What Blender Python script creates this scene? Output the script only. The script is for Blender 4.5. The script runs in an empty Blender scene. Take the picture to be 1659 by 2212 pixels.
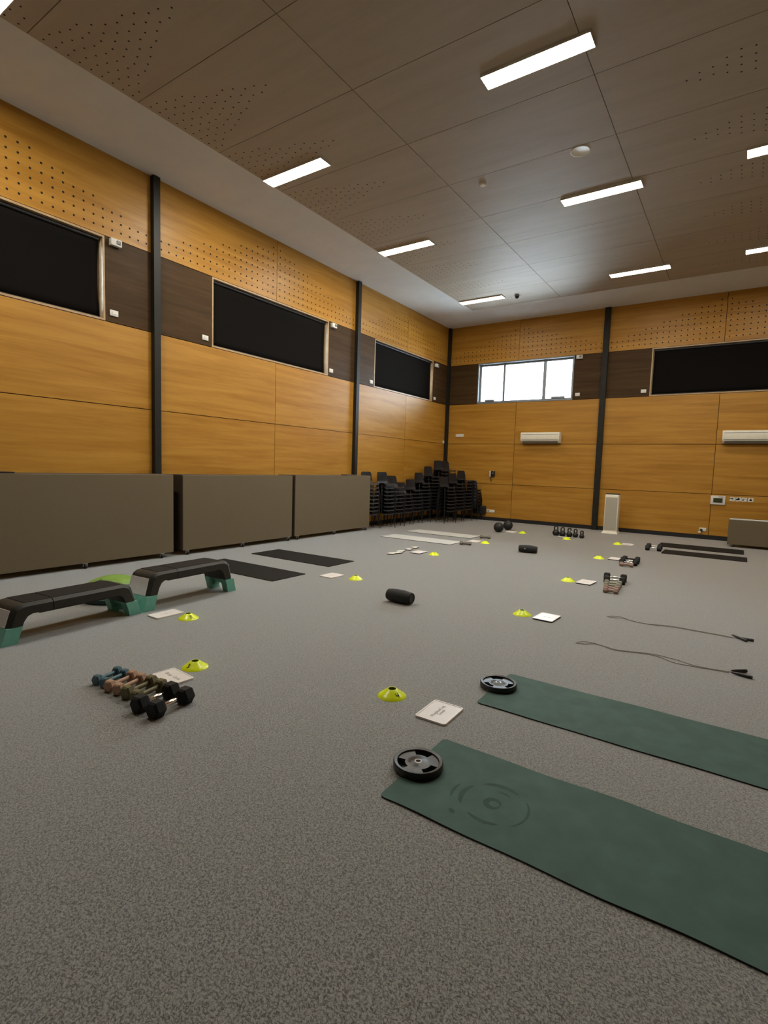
import bpy, bmesh, math, random
from mathutils import Vector, Matrix
random.seed(7)
PI = math.pi
scene = bpy.context.scene
C = scene.collection

# ------------------------------------------------------------------ camera
cam_d = bpy.data.cameras.new('camera')
cam = bpy.data.objects.new('camera', cam_d)
C.objects.link(cam)
cam_d.sensor_fit = 'VERTICAL'
cam_d.sensor_height = 36.0
cam_d.lens = 1135.06 / 2212 * 36.0
cam_d.clip_start = 0.05
R_ = Vector((0.82607095, 0.56271741, 0.03091764))
U_ = Vector((-0.0732448, 0.05280458, 0.99591509))
F_ = Vector((-0.55878617, 0.82496109, -0.08483645))
M = Matrix((R_, U_, -F_)).transposed().to_4x4()
M.translation = (7.8474, 0.0, 1.507)
cam.matrix_world = M
scene.camera = cam

# ------------------------------------------------------------------ light and exposure
LAMP_POWER = 13.5         # emission of the ceiling lamps
LAMP_COL = (1.0, 0.94, 0.83, 1)
LAMP_FAR = 5.5            # row before the back wall, dimmed only to darken that wall
LAMP_NEAR = 16.0  # corner lamp, boosted only to brighten the near left wall
SKY_POWER = 3.0
SKY_COL = (0.80, 0.91, 1.0, 1)
scene.view_settings.view_transform = 'Standard'
scene.view_settings.look = 'None'
scene.view_settings.exposure = 3.1
scene.view_settings.gamma = 1.0
scene.view_settings.use_curve_mapping = False
world = bpy.data.worlds.new('world')
scene.world = world
world.use_nodes = True
bg = world.node_tree.nodes['Background']
bg.inputs[0].default_value = SKY_COL
bg.inputs[1].default_value = SKY_POWER
scene.cycles.use_denoising = True
scene.cycles.max_bounces = 8
scene.cycles.diffuse_bounces = 5
scene.cycles.glossy_bounces = 3
scene.cycles.sample_clamp_indirect = 6.0

# ------------------------------------------------------------------ materials
def nmat(name):
    m = bpy.data.materials.new(name)
    m.use_nodes = True
    nt = m.node_tree
    b = nt.nodes['Principled BSDF']
    return m, nt, b

def plain(name, col, rough=0.5, metal=0.0, var=0.0, scale=40.0, bump=0.0, spec=0.5):
    m, nt, b = nmat(name)
    b.inputs['Base Color'].default_value = (*col, 1)
    b.inputs['Roughness'].default_value = rough
    b.inputs['Metallic'].default_value = metal
    b.inputs['Specular IOR Level'].default_value = spec
    if var > 0 or bump > 0:
        tc = nt.nodes.new('ShaderNodeTexCoord')
        n = nt.nodes.new('ShaderNodeTexNoise')
        n.inputs['Scale'].default_value = scale
        n.inputs['Detail'].default_value = 3
        nt.links.new(tc.outputs['Object'], n.inputs['Vector'])
        if var > 0:
            r = nt.nodes.new('ShaderNodeValToRGB')
            r.color_ramp.elements[0].position = 0.3
            r.color_ramp.elements[1].position = 0.7
            r.color_ramp.elements[0].color = (*[c * (1 - var) for c in col], 1)
            r.color_ramp.elements[1].color = (*[min(1, c * (1 + var)) for c in col], 1)
            nt.links.new(n.outputs['Fac'], r.inputs['Fac'])
            nt.links.new(r.outputs['Color'], b.inputs['Base Color'])
        if bump > 0:
            bp = nt.nodes.new('ShaderNodeBump')
            bp.inputs['Strength'].default_value = bump
            bp.inputs['Distance'].default_value = 0.004
            nt.links.new(n.outputs['Fac'], bp.inputs['Height'])
            nt.links.new(bp.outputs['Normal'], b.inputs['Normal'])
    return m

def veneer(name, c_lo, c_hi, rough=0.42, stretch=(0.55, 0.55, 9.0), spec=0.5, amt=0.9):
    """timber veneer with horizontal grain; every sheet gets its own piece of grain"""
    m, nt, b = nmat(name)
    tc = nt.nodes.new('ShaderNodeTexCoord')
    at = nt.nodes.new('ShaderNodeAttribute'); at.attribute_name = 'sheet'
    mp = nt.nodes.new('ShaderNodeMapping'); mp.inputs['Scale'].default_value = stretch
    cm = nt.nodes.new('ShaderNodeVectorMath'); cm.operation = 'SCALE'; cm.inputs['Scale'].default_value = 37.0
    ad = nt.nodes.new('ShaderNodeVectorMath'); ad.operation = 'ADD'
    L = nt.links.new
    L(tc.outputs['Object'], mp.inputs['Vector'])
    L(at.outputs['Vector'], cm.inputs[0])
    L(mp.outputs['Vector'], ad.inputs[0]); L(cm.outputs['Vector'], ad.inputs[1])
    n1 = nt.nodes.new('ShaderNodeTexNoise'); n1.inputs['Scale'].default_value = 1.0
    n1.inputs['Detail'].default_value = 4; n1.inputs['Roughness'].default_value = 0.55; n1.inputs['Distortion'].default_value = 0.5
    n2 = nt.nodes.new('ShaderNodeTexNoise'); n2.inputs['Scale'].default_value = 7.0
    n2.inputs['Detail'].default_value = 3
    L(ad.outputs['Vector'], n1.inputs['Vector']); L(ad.outputs['Vector'], n2.inputs['Vector'])
    mx = nt.nodes.new('ShaderNodeMath'); mx.operation = 'MULTIPLY_ADD'
    mx.inputs[1].default_value = 0.22
    L(n2.outputs['Fac'], mx.inputs[0]); L(n1.outputs['Fac'], mx.inputs[2])
    r = nt.nodes.new('ShaderNodeValToRGB')
    r.color_ramp.elements[0].position = 0.40
    r.color_ramp.elements[1].position = 0.78
    r.color_ramp.elements[0].color = (*c_lo, 1)
    r.color_ramp.elements[1].color = (*c_hi, 1)
    L(mx.outputs['Value'], r.inputs['Fac'])
    L(r.outputs['Color'], b.inputs['Base Color'])
    b.inputs['Roughness'].default_value = rough
    b.inputs['Specular IOR Level'].default_value = spec
    return m

def carpet_mat():
    m, nt, b = nmat('carpet')
    L = nt.links.new
    tc = nt.nodes.new('ShaderNodeTexCoord')
    def worms(scale, rot, sx, dist):
        mp = nt.nodes.new('ShaderNodeMapping')
        mp.inputs['Rotation'].default_value = (0, 0, rot)
        mp.vector_type = 'TEXTURE'
        mp.inputs['Scale'].default_value = (1.0, 1.0 / sx, 1.0)
        L(tc.outputs['Object'], mp.inputs['Vector'])
        n = nt.nodes.new('ShaderNodeTexNoise'); n.noise_dimensions = '2D'
        n.inputs['Scale'].default_value = scale
        n.inputs['Detail'].default_value = 1.0
        n.inputs['Distortion'].default_value = dist
        L(mp.outputs['Vector'], n.inputs['Vector'])
        return n.outputs['Fac']
    a = worms(84, 0.3, 2.0, 0.5)
    c = worms(84, 1.9, 2.0, 0.5)
    e = worms(84, 2.7, 2.0, 0.5)
    m0 = nt.nodes.new('ShaderNodeMath'); m0.operation = 'MINIMUM'
    L(a, m0.inputs[0]); L(c, m0.inputs[1])
    mn = nt.nodes.new('ShaderNodeMath'); mn.operation = 'MINIMUM'
    L(m0.outputs['Value'], mn.inputs[0]); L(e, mn.inputs[1])
    r = nt.nodes.new('ShaderNodeValToRGB')
    r.color_ramp.elements[0].position = 0.26
    r.color_ramp.elements[1].position = 0.52
    r.color_ramp.elements[0].color = (0.070, 0.067, 0.056, 1)
    r.color_ramp.elements[1].color = (0.330, 0.327, 0.303, 1)
    L(mn.outputs['Value'], r.inputs['Fac'])
    L(r.outputs['Color'], b.inputs['Base Color'])
    bp = nt.nodes.new('ShaderNodeBump'); bp.inputs['Strength'].default_value = 0.3; bp.inputs['Distance'].default_value = 0.003
    L(mn.outputs['Value'], bp.inputs['Height']); L(bp.outputs['Normal'], b.inputs['Normal'])
    b.inputs['Roughness'].default_value = 0.95
    b.inputs['Specular IOR Level'].default_value = 0.25
    b.inputs['Sheen Weight'].default_value = 1.0
    b.inputs['Sheen Roughness'].default_value = 0.5
    b.inputs['Sheen Tint'].default_value = (0.88, 0.95, 1.0, 1)
    return m

def emit(name, col, power):
    m, nt, b = nmat(name)
    b.inputs['Base Color'].default_value = (0.9, 0.9, 0.9, 1)
    b.inputs['Emission Color'].default_value = col
    b.inputs['Emission Strength'].default_value = power
    return m

def glass_mat():
    m = bpy.data.materials.new('window_glass'); m.use_nodes = True
    nt = m.node_tree; nt.nodes.clear()
    o = nt.nodes.new('ShaderNodeOutputMaterial')
    t = nt.nodes.new('ShaderNodeBsdfTransparent'); t.inputs[0].default_value = (0.93, 0.96, 0.97, 1)
    g = nt.nodes.new('ShaderNodeBsdfGlossy'); g.inputs['Roughness'].default_value = 0.02
    f = nt.nodes.new('ShaderNodeFresnel'); f.inputs[0].default_value = 1.45
    mx = nt.nodes.new('ShaderNodeMixShader')
    nt.links.new(f.outputs[0], mx.inputs[0]); nt.links.new(t.outputs[0], mx.inputs[1]); nt.links.new(g.outputs[0], mx.inputs[2])
    nt.links.new(mx.outputs[0], o.inputs[0])
    return m

PLY = veneer('honey_veneer', (0.37, 0.165, 0.015), (0.52, 0.265, 0.040), spec=0.35)
DARKPLY = veneer('dark_brown_veneer', (0.050, 0.027, 0.010), (0.084, 0.047, 0.019), rough=0.5, spec=0.12)
CEILPLY = veneer('ceiling_veneer', (0.43, 0.365, 0.28), (0.49, 0.42, 0.33), rough=0.55, stretch=(0.6, 5.0, 1.0), spec=0.3)
PLASTER = plain('ceiling_plaster', (0.74, 0.75, 0.74), 0.8, var=0.03, scale=3)
GROOVE = plain('groove_black', (0.020, 0.014, 0.010), 0.9)
HOLE = plain('hole_black', (0.012, 0.009, 0.006), 0.9)
POST = plain('post_charcoal', (0.016, 0.015, 0.011), 0.5, var=0.15, scale=6, spec=0.3)
SKIRT = plain('skirting_black', (0.014, 0.013, 0.013), 0.5, var=0.1, scale=8)
CARPET = carpet_mat()
TIMBER = plain('reveal_timber', (0.46, 0.31, 0.16), 0.45, var=0.12, scale=12)
ALU = plain('bronze_aluminium', (0.30, 0.22, 0.14), 0.4, 0.5, var=0.08, scale=20)
ALUW = plain('pale_aluminium', (0.26, 0.29, 0.32), 0.4, 0.3, var=0.05, scale=20)
BLIND = plain('blind_fabric', (0.007, 0.006, 0.005), 0.95, var=0.12, scale=200, spec=0.1)
WHITEP = plain('white_plastic', (0.78, 0.76, 0.70), 0.4, var=0.03, scale=15)
GREYP = plain('grey_plastic', (0.22, 0.22, 0.21), 0.45, var=0.06, scale=20)
CREAMP = plain('cream_plastic', (0.86, 0.82, 0.68), 0.4, var=0.03, scale=10)
LCD = plain('lcd_green', (0.050, 0.058, 0.022), 0.25, var=0.1, scale=60)
BLACKP = plain('black_plastic', (0.014, 0.014, 0.015), 0.45, var=0.1, scale=30)
CHAIRP = plain('chair_black', (0.012, 0.013, 0.016), 0.38, var=0.08, scale=30)
CHAIRL = plain('chair_steel', (0.010, 0.010, 0.011), 0.42, 0.3, var=0.06, scale=30)
CAB = plain('laminate_taupe', (0.155, 0.120, 0.068), 0.55, var=0.08, scale=160)
CABE = plain('laminate_edge', (0.06, 0.042, 0.028), 0.55, var=0.1, scale=20)
CASTOR = plain('castor_steel', (0.42, 0.41, 0.39), 0.35, 0.3, var=0.1, scale=40)
RUBBER = plain('wheel_rubber', (0.012, 0.012, 0.012), 0.6, var=0.1, scale=40)
MATGREEN = plain('green_mat_rubber', (0.060, 0.117, 0.095), 0.75, var=0.14, scale=7, bump=0.1, spec=0.3)
MATGREEN2 = plain('green_mat_emboss', (0.042, 0.084, 0.067), 0.75, var=0.1, scale=30, spec=0.2)
MATEDGE = plain('mat_underside', (0.012, 0.014, 0.013), 0.8, var=0.1, scale=40)
MATBLACK = plain('black_mat_foam', (0.013, 0.012, 0.010), 0.85, var=0.15, scale=60, spec=0.2)
MATWHITE = plain('pale_mat_foam', (0.52, 0.52, 0.48), 0.7, var=0.05, scale=20)
PLATE = plain('plate_rubber', (0.014, 0.014, 0.014), 0.36, var=0.2, scale=60, bump=0.15)
CHROME = plain('chrome', (0.86, 0.85, 0.82), 0.16, 1.0, var=0.03, scale=80)
HEXBLK = plain('hex_rubber', (0.008, 0.008, 0.008), 0.6, var=0.2, scale=90, bump=0.15, spec=0.3)
OLIVE = plain('olive_vinyl', (0.135, 0.118, 0.046), 0.5, var=0.12, scale=50)
PINKB = plain('tan_pink_vinyl', (0.42, 0.26, 0.165), 0.5, var=0.12, scale=50)
BLUEV = plain('teal_blue_vinyl', (0.048, 0.125, 0.160), 0.45, var=0.12, scale=50)
GREYOL = plain('grey_olive_vinyl', (0.235, 0.230, 0.170), 0.5, var=0.12, scale=50)
BROWNV = plain('dusty_brown_vinyl', (0.31, 0.205, 0.160), 0.5, var=0.12, scale=50)
TAUPEV = plain('taupe_vinyl', (0.18, 0.16, 0.13), 0.5, var=0.12, scale=50)
NEON = plain('neon_yellow_plastic', (0.82, 0.95, 0.010), 0.30, var=0.05, scale=30)
BOARDW = plain('whiteboard_face', (0.86, 0.83, 0.80), 0.30, var=0.03, scale=10)
BOARDF = plain('whiteboard_frame', (0.90, 0.85, 0.82), 0.35, var=0.03, scale=30)
BOARDK = plain('whiteboard_back', (0.020, 0.020, 0.020), 0.6, var=0.1, scale=30)
INK = plain('grey_ink', (0.34, 0.32, 0.30), 0.6)
BLACKINK = plain('black_ink', (0.012, 0.012, 0.012), 0.5)
DECK = plain('deck_charcoal', (0.034, 0.033, 0.028), 0.5, var=0.08, scale=40, spec=0.3)
DECKTOP = plain('deck_rubber', (0.017, 0.016, 0.014), 0.75, var=0.15, scale=120, bump=0.2, spec=0.2)
DECKEND = plain('deck_grey', (0.60, 0.60, 0.60), 0.4, var=0.06, scale=40)
TEAL = plain('teal_plastic', (0.16, 0.46, 0.37), 0.45, var=0.08, scale=25)
DOME = plain('green_dome_vinyl', (0.20, 0.36, 0.06), 0.45, var=0.15, scale=12)
DOMEB = plain('rim_and_dome_shade', (0.010, 0.050, 0.042), 0.45, var=0.15, scale=12)  # rim colour; on the dome it stands in for shade
ROPE = plain('rope_cord', (0.27, 0.25, 0.21), 0.6, var=0.1, scale=80)
FABRIC = plain('speaker_cloth', (0.010, 0.010, 0.010), 0.75, var=0.2, scale=200, bump=0.1)
BALL = plain('ball_rubber', (0.014, 0.014, 0.014), 0.6, var=0.2, scale=60, bump=0.15)
IRON = plain('kettlebell_iron', (0.011, 0.011, 0.011), 0.5, var=0.2, scale=60, bump=0.1)
LAMP = emit('lamp_diffuser', LAMP_COL, LAMP_POWER)
LAMPF = emit('lamp_diffuser_dimmed', LAMP_COL, LAMP_FAR)
LAMPN = emit('lamp_diffuser_boosted', LAMP_COL, LAMP_NEAR)
GLASS = glass_mat()

# ------------------------------------------------------------------ mesh helpers
class MB:
    def __init__(s):
        s.v = []; s.f = []; s.mi = []; s.sh = []
    def add(s, vs, fs, mi=0, T=None, sheet=None):
        o = len(s.v)
        for p in vs:
            p = Vector(p)
            s.v.append(T @ p if T is not None else p)
        for f in fs:
            s.f.append([o + i for i in f]); s.mi.append(mi); s.sh.append(sheet or (0, 0, 0))
        return s
    def box(s, a, b, mi=0, T=None, sheet=None):
        x0, y0, z0 = a; x1, y1, z1 = b
        vs = [(x0,y0,z0),(x1,y0,z0),(x1,y1,z0),(x0,y1,z0),(x0,y0,z1),(x1,y0,z1),(x1,y1,z1),(x0,y1,z1)]
        fs = [(0,3,2,1),(4,5,6,7),(0,1,5,4),(1,2,6,5),(2,3,7,6),(3,0,4,7)]
        return s.add(vs, fs, mi, T, sheet)
    def rbox(s, a, b, r=0.01, seg=2, mi=0, T=None):
        bm = bmesh.new()
        bmesh.ops.create_cube(bm, size=1.0)
        d = [b[i] - a[i] for i in range(3)]; c = [(b[i] + a[i]) / 2 for i in range(3)]
        for v in bm.verts:
            v.co = Vector((v.co.x * d[0] + c[0], v.co.y * d[1] + c[1], v.co.z * d[2] + c[2]))
        r = min(r, min(d) * 0.49)
        bmesh.ops.bevel(bm, geom=list(bm.edges), offset=r, segments=seg, profile=0.5, affect='EDGES')
        bm.verts.index_update()
        vs = [v.co.copy() for v in bm.verts]; fs = [[v.index for v in f.verts] for f in bm.faces]
        bm.free()
        return s.add(vs, fs, mi, T)
    def prism(s, pts, h0, h1, mi=0, T=None, smi=None):
        """polygon in xy extruded in z"""
        n = len(pts)
        vs = [(x, y, h0) for x, y in pts] + [(x, y, h1) for x, y in pts]
        s.add(vs, [list(range(n))[::-1], list(range(n, 2 * n))], mi, T)
        o = len(s.v) - 2 * n
        for i in range(n):
            j = (i + 1) % n
            s.f.append([o + i, o + j, o + n + j, o + n + i]); s.mi.append(mi if smi is None else smi); s.sh.append((0, 0, 0))
        return s
    def lathe(s, prof, n=32, mi=0, T=None, cap=True):
        """profile of (r, z) turned about z"""
        vs = []; fs = []
        for r, z in prof:
            for k in range(n):
                a = 2 * PI * k / n
                vs.append((r * math.cos(a), r * math.sin(a), z))
        for i in range(len(prof) - 1):
            for k in range(n):
                k2 = (k + 1) % n
                fs.append((i * n + k, i * n + k2, (i + 1) * n + k2, (i + 1) * n + k))
        if cap:
            fs.append(list(range(n))[::-1])
            fs.append([(len(prof) - 1) * n + k for k in range(n)])
        return s.add(vs, fs, mi, T)
    def tube(s, pts, r, n=8, mi=0, T=None, radii=None):
        pts = [Vector(p) for p in pts]
        vs = []; fs = []
        up = Vector((0, 0, 1))
        prev = None
        for i, p in enumerate(pts):
            d = (pts[min(i + 1, len(pts) - 1)] - pts[max(i - 1, 0)])
            if d.length < 1e-9: d = Vector((1, 0, 0))
            d.normalize()
            a = up if abs(d.z) < 0.95 else Vector((1, 0, 0))
            x = d.cross(a).normalized()
            if prev is not None and x.dot(prev) < 0: x = -x
            prev = x
            y = d.cross(x)
            rr = radii[i] if radii else r
            for k in range(n):
                t = 2 * PI * k / n
                vs.append(p + x * rr * math.cos(t) + y * rr * math.sin(t))
        m = len(pts)
        for i in range(m - 1):
            for k in range(n):
                k2 = (k + 1) % n
                fs.append((i * n + k, i * n + k2, (i + 1) * n + k2, (i + 1) * n + k))
        fs.append(list(range(n))[::-1]); fs.append([(m - 1) * n + k for k in range(n)])
        return s.add(vs, fs, mi, T)
    def grid(s, rows, mi=0, T=None, closed=False):
        m = len(rows); n = len(rows[0])
        vs = [p for r in rows for p in r]; fs = []
        for i in range(m - 1):
            for k in range(n if closed else n - 1):
                k2 = (k + 1) % n
                fs.append((i * n + k, i * n + k2, (i + 1) * n + k2, (i + 1) * n + k))
        return s.add(vs, fs, mi, T)
    def build(s, name, mats, parent=None, smooth=None, recalc=True, loc=None, rotz=0.0):
        me = bpy.data.meshes.new(name)
        me.from_pydata([tuple(v) for v in s.v], [], s.f)
        if not isinstance(mats, (list, tuple)): mats = [mats]
        for m in mats: me.materials.append(m)
        me.polygons.foreach_set('material_index', s.mi)
        if any(t != (0, 0, 0) for t in s.sh):
            at = me.attributes.new('sheet', 'FLOAT_VECTOR', 'FACE')
            at.data.foreach_set('vector', [c for t in s.sh for c in t])
        if recalc:
            bm = bmesh.new(); bm.from_mesh(me)
            bmesh.ops.recalc_face_normals(bm, faces=bm.faces)
            bm.to_mesh(me); bm.free()
        if smooth:
            me.polygons.foreach_set('use_smooth', [True] * len(me.polygons))
            me.set_sharp_from_angle(angle=math.radians(smooth))
        me.update()
        o = bpy.data.objects.new(name, me)
        C.objects.link(o)
        if parent is not None: o.parent = parent
        if loc is not None: o.location = loc
        o.rotation_euler = (0, 0, rotz)
        return o

def tag(o, label=None, cat=None, group=None, kind=None):
    if label: o['label'] = label
    if cat: o['category'] = cat
    if group: o['group'] = group
    if kind: o['kind'] = kind
    return o

def empty(name, loc=(0, 0, 0), rotz=0.0):
    o = bpy.data.objects.new(name, None)
    o.empty_display_size = 0.1
    C.objects.link(o)
    o.location = loc; o.rotation_euler = (0, 0, rotz)
    return o

def thing(name, label, cat, loc=(0, 0, 0), rotz=0.0, group=None):
    return tag(empty(name, loc, rotz), label, cat, group)

def copy_tree(o, parent=None):
    c = o.copy(); C.objects.link(c)
    if parent is not None: c.parent = parent
    for ch in list(o.children): copy_tree(ch, c)
    return c

def structure(o): o['kind'] = 'structure'; return o

def text_mesh(name, txt, size, mat, parent, T, thick=0.0004):
    cu = bpy.data.curves.new(name, 'FONT'); cu.body = txt; cu.size = size
    cu.align_x = 'CENTER'; cu.align_y = 'CENTER'; cu.extrude = thick; cu.offset = size * 0.012
    cu.space_line = 0.9
    t = bpy.data.objects.new(name + '_tmp', cu); C.objects.link(t)
    dg = bpy.context.evaluated_depsgraph_get()
    me = bpy.data.meshes.new_from_object(t.evaluated_get(dg))
    bpy.data.objects.remove(t); bpy.data.curves.remove(cu)
    me.transform(T); me.materials.clear(); me.materials.append(mat)
    o = bpy.data.objects.new(name, me); C.objects.link(o); o.parent = parent
    return o

def TR(loc=(0, 0, 0), rz=0.0, rx=0.0, ry=0.0):
    return Matrix.Translation(loc) @ Matrix.Rotation(rz, 4, 'Z') @ Matrix.Rotation(ry, 4, 'Y') @ Matrix.Rotation(rx, 4, 'X')

# ------------------------------------------------------------------ room shell
YB = 14.96; ZC = 5.854; XR = 13.0; YF = -12.0
Z0, Z1, Z2, Z3, Z4 = 0.10, 1.105, 2.304, 3.509, 4.708

fl = MB(); fl.add([(-0.3, YF - .3, 0), (XR + .3, YF - .3, 0), (XR + .3, YB + .3, 0), (-0.3, YB + .3, 0)], [(0, 1, 2, 3)])
fl.box((-0.3, YF - .3, -0.12), (XR + .3, YB + .3, -0.002))
structure(fl.build('floor', CARPET, recalc=False))

def wall(name, fn, u_lo, u_hi, posts, splits, wins, holes=True):
    """panelled wall; fn maps (u, d, z) to the room, d = distance in front of the wall face"""
    mb = MB()
    def bx(u0, u1, z0, z1, d0, d1, mi, sheet=None):
        p = [fn(u, d, z) for u in (u0, u1) for d in (d0, d1) for z in (z0, z1)]
        mb.add(p, [(0,1,3,2),(4,6,7,5),(0,4,5,1),(2,3,7,6),(0,2,6,4),(1,5,7,3)], mi, None, sheet)
    g = 0.0055
    def sheet(): return (random.random(), random.random(), random.random())
    us = sorted([u_lo, u_hi] + [u for u in posts + splits if u_lo < u < u_hi])
    for za, zb in ((Z0, Z1), (Z1, Z2), (Z2, Z3), (Z4, ZC + .05)):
        for a, b in zip(us[:-1], us[1:]):
            bx(a + g, b - g, za + g, zb - g, -0.018, 0.0, 0, sheet())
    # dark band
    es = [u_lo]
    for a, b in wins: es += [a, b]
    es.append(u_hi)
    for a, b in zip(es[::2], es[1::2]):
        cuts = [a] + [p for p in posts if a < p < b] + [b]
        for c, d in zip(cuts[:-1], cuts[1:]):
            bx(c + g, d - g, Z3 + g, Z4 - g, -0.018, 0.0, 1, sheet())
        bx(a, b, Z3, Z4, -0.2, -0.028, 2)
    bx(u_lo, u_hi, 0.0, Z3, -0.2, -0.028, 2)
    bx(u_lo, u_hi, Z4, ZC + .1, -0.2, -0.028, 2)
    # drilled acoustic holes: columns grow from the posts towards the middle of a bay
    if holes:
        bays = sorted(posts)
        edges = bays
        for a, b in zip(edges[:-1], edges[1:]):
            mids = [s for s in splits if a < s < b]
            m = mids[0] if mids else (a + b) / 2
            for lo, sgn in ((a + 0.127, 1), (b - 0.127, -1)):
                k = 0
                while True:
                    u = lo + sgn * 0.1328 * k
                    if (sgn > 0 and u > m - 0.05) or (sgn < 0 and u < m + 0.05): break
                    for j in range(2 + k // 3):
                        z = 4.822 + 0.1235 * j
                        if u_lo + .05 < u < u_hi - .05:
                            vs = [fn(u + 0.0155 * math.cos(t), 0.0008, z + 0.0155 * math.sin(t)) for t in [2 * PI * q / 8 for q in range(8)]]
                            mb.add(vs, [list(range(8))], 3)
                    k += 1
    return structure(mb.build(name, [PLY, DARKPLY, GROOVE, HOLE], recalc=False))

fnL = lambda u, d, z: (d, u, z)
fnB = lambda u, d, z: (u, YB - d, z)
fnR = lambda u, d, z: (XR - d, u, z)
fnF = lambda u, d, z: (u, YF + d, z)
LW = [(1.10, 4.185), (6.05, 9.17), (10.95, 13.965)]
BW = [(1.00, 3.83), (5.735, 8.90)]
wall('wall_left', fnL, YF, YB, [-10.7, -5.48, -0.26, 4.96, 10.18, 14.90], [-8.1, -2.87, 2.36, 7.58, 12.50], LW)
wall('wall_back', fnB, 0.0, XR, [0.0, 4.63, 9.87], [2.25, 7.26, 12.0], BW)
wall('wall_right', fnR, YF, YB, [-0.26, 4.96, 10.18], [2.36, 7.58, 12.5], [], False)
wall('wall_front', fnF, 0.0, XR, [4.63, 9.87], [2.25, 7.26], [], False)

def strip(name, fn, a, b, z0, z1, d0, d1, mat):
    mb = MB()
    p = [fn(u, d, z) for u in (a, b) for d in (d0, d1) for z in (z0, z1)]
    mb.add(p, [(0,1,3,2),(4,6,7,5),(0,4,5,1),(2,3,7,6),(0,2,6,4),(1,5,7,3)])
    return structure(mb.build(name, mat))
strip('baseboard_left', fnL, YF, YB, 0, Z0, -.02, 0.012, SKIRT)
strip('baseboard_back', fnB, 0, XR, 0, Z0, -.02, 0.012, SKIRT)
strip('baseboard_right', fnR, YF, YB, 0, Z0, -.02, 0.012, SKIRT)
strip('baseboard_front', fnF, 0, XR, 0, Z0, -.02, 0.012, SKIRT)
strip('trim_1', fnL, 4.905, 5.015, 0, ZC - .01, 0, 0.09, POST)
strip('trim_2', fnL, 10.125, 10.235, 0, ZC - .01, 0, 0.09, POST)
strip('trim_3', fnL, 14.84, 14.955, 0, ZC - .01, 0, 0.08, POST)
strip('trim_4', fnB, 4.56, 4.70, 0, ZC - .01, 0, 0.09, POST)
strip('trim_5', fnB, 9.80, 9.94, 0, ZC - .01, 0, 0.09, POST)
strip('trim_6', fnL, -0.315, -0.205, 0, ZC - .01, 0, 0.09, POST)

# ceiling: plaster border with a timber field of drilled sheets
cb = MB()
FX0, FX1, FY0, FY1 = 1.41, XR - 1.41, YF + 1.4, 13.52
cb.box((-.2, YF - .2, ZC), (FX0, YB + .2, ZC + .1), 1)
cb.box((FX1, YF - .2, ZC), (XR + .2, YB + .2, ZC + .1), 1)
cb.box((FX0, FY1, ZC), (FX1, YB + .2, ZC + .1), 1)
cb.box((FX0, YF - .2, ZC), (FX1, FY0, ZC + .1), 1)
cb.box((FX0, FY0, ZC + .03), (FX1, FY1, ZC + .1), 2)
gx = [FX0, 3.79, 6.19, 8.59, 10.99, FX1]
gy = []
y = FY1
while y > FY0:
    gy.append(y); y -= 1.207
gy.append(FY0)
for i in range(len(gx) - 1):
    for j in range(len(gy) - 1):
        g = 0.004
        cb.box((gx[i] + g, gy[j + 1] + g, ZC - .006), (gx[i + 1] - g, gy[j] - g, ZC + .02), 0, None,
               (random.random(), random.random(), random.random()))
        yc = (gy[j] + gy[j + 1]) / 2
        if gy[j] - gy[j + 1] < 0.8: continue
        if i == 0:
            cols = [(gx[i] + 0.07 + 0.125 * k, 9 - int(k * 0.72)) for k in range(13)]
        elif i == 1:
            cols = []
        else:
            cols = [(gx[i + 1] - 0.07 - 0.125 * k, 9 - int(k * 0.72)) for k in range(13)]
        for xx, n in cols:
            if n < 1 or xx > 9.5: continue
            for q in range(n):
                yy = yc + (q - (n - 1) / 2) * 0.122 + 0.02 * math.sin(9.1 * xx)
                if abs(yy - yc) > 0.56: continue
                vs = [(xx + 0.011 * math.cos(t), yy + 0.011 * math.sin(t), ZC - .0068) for t in [-2 * PI * e / 8 for e in range(8)]]
                cb.add(vs, [list(range(8))], 3)
structure(cb.build('ceiling', [CEILPLY, PLASTER, GROOVE, HOLE], recalc=False))

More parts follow.
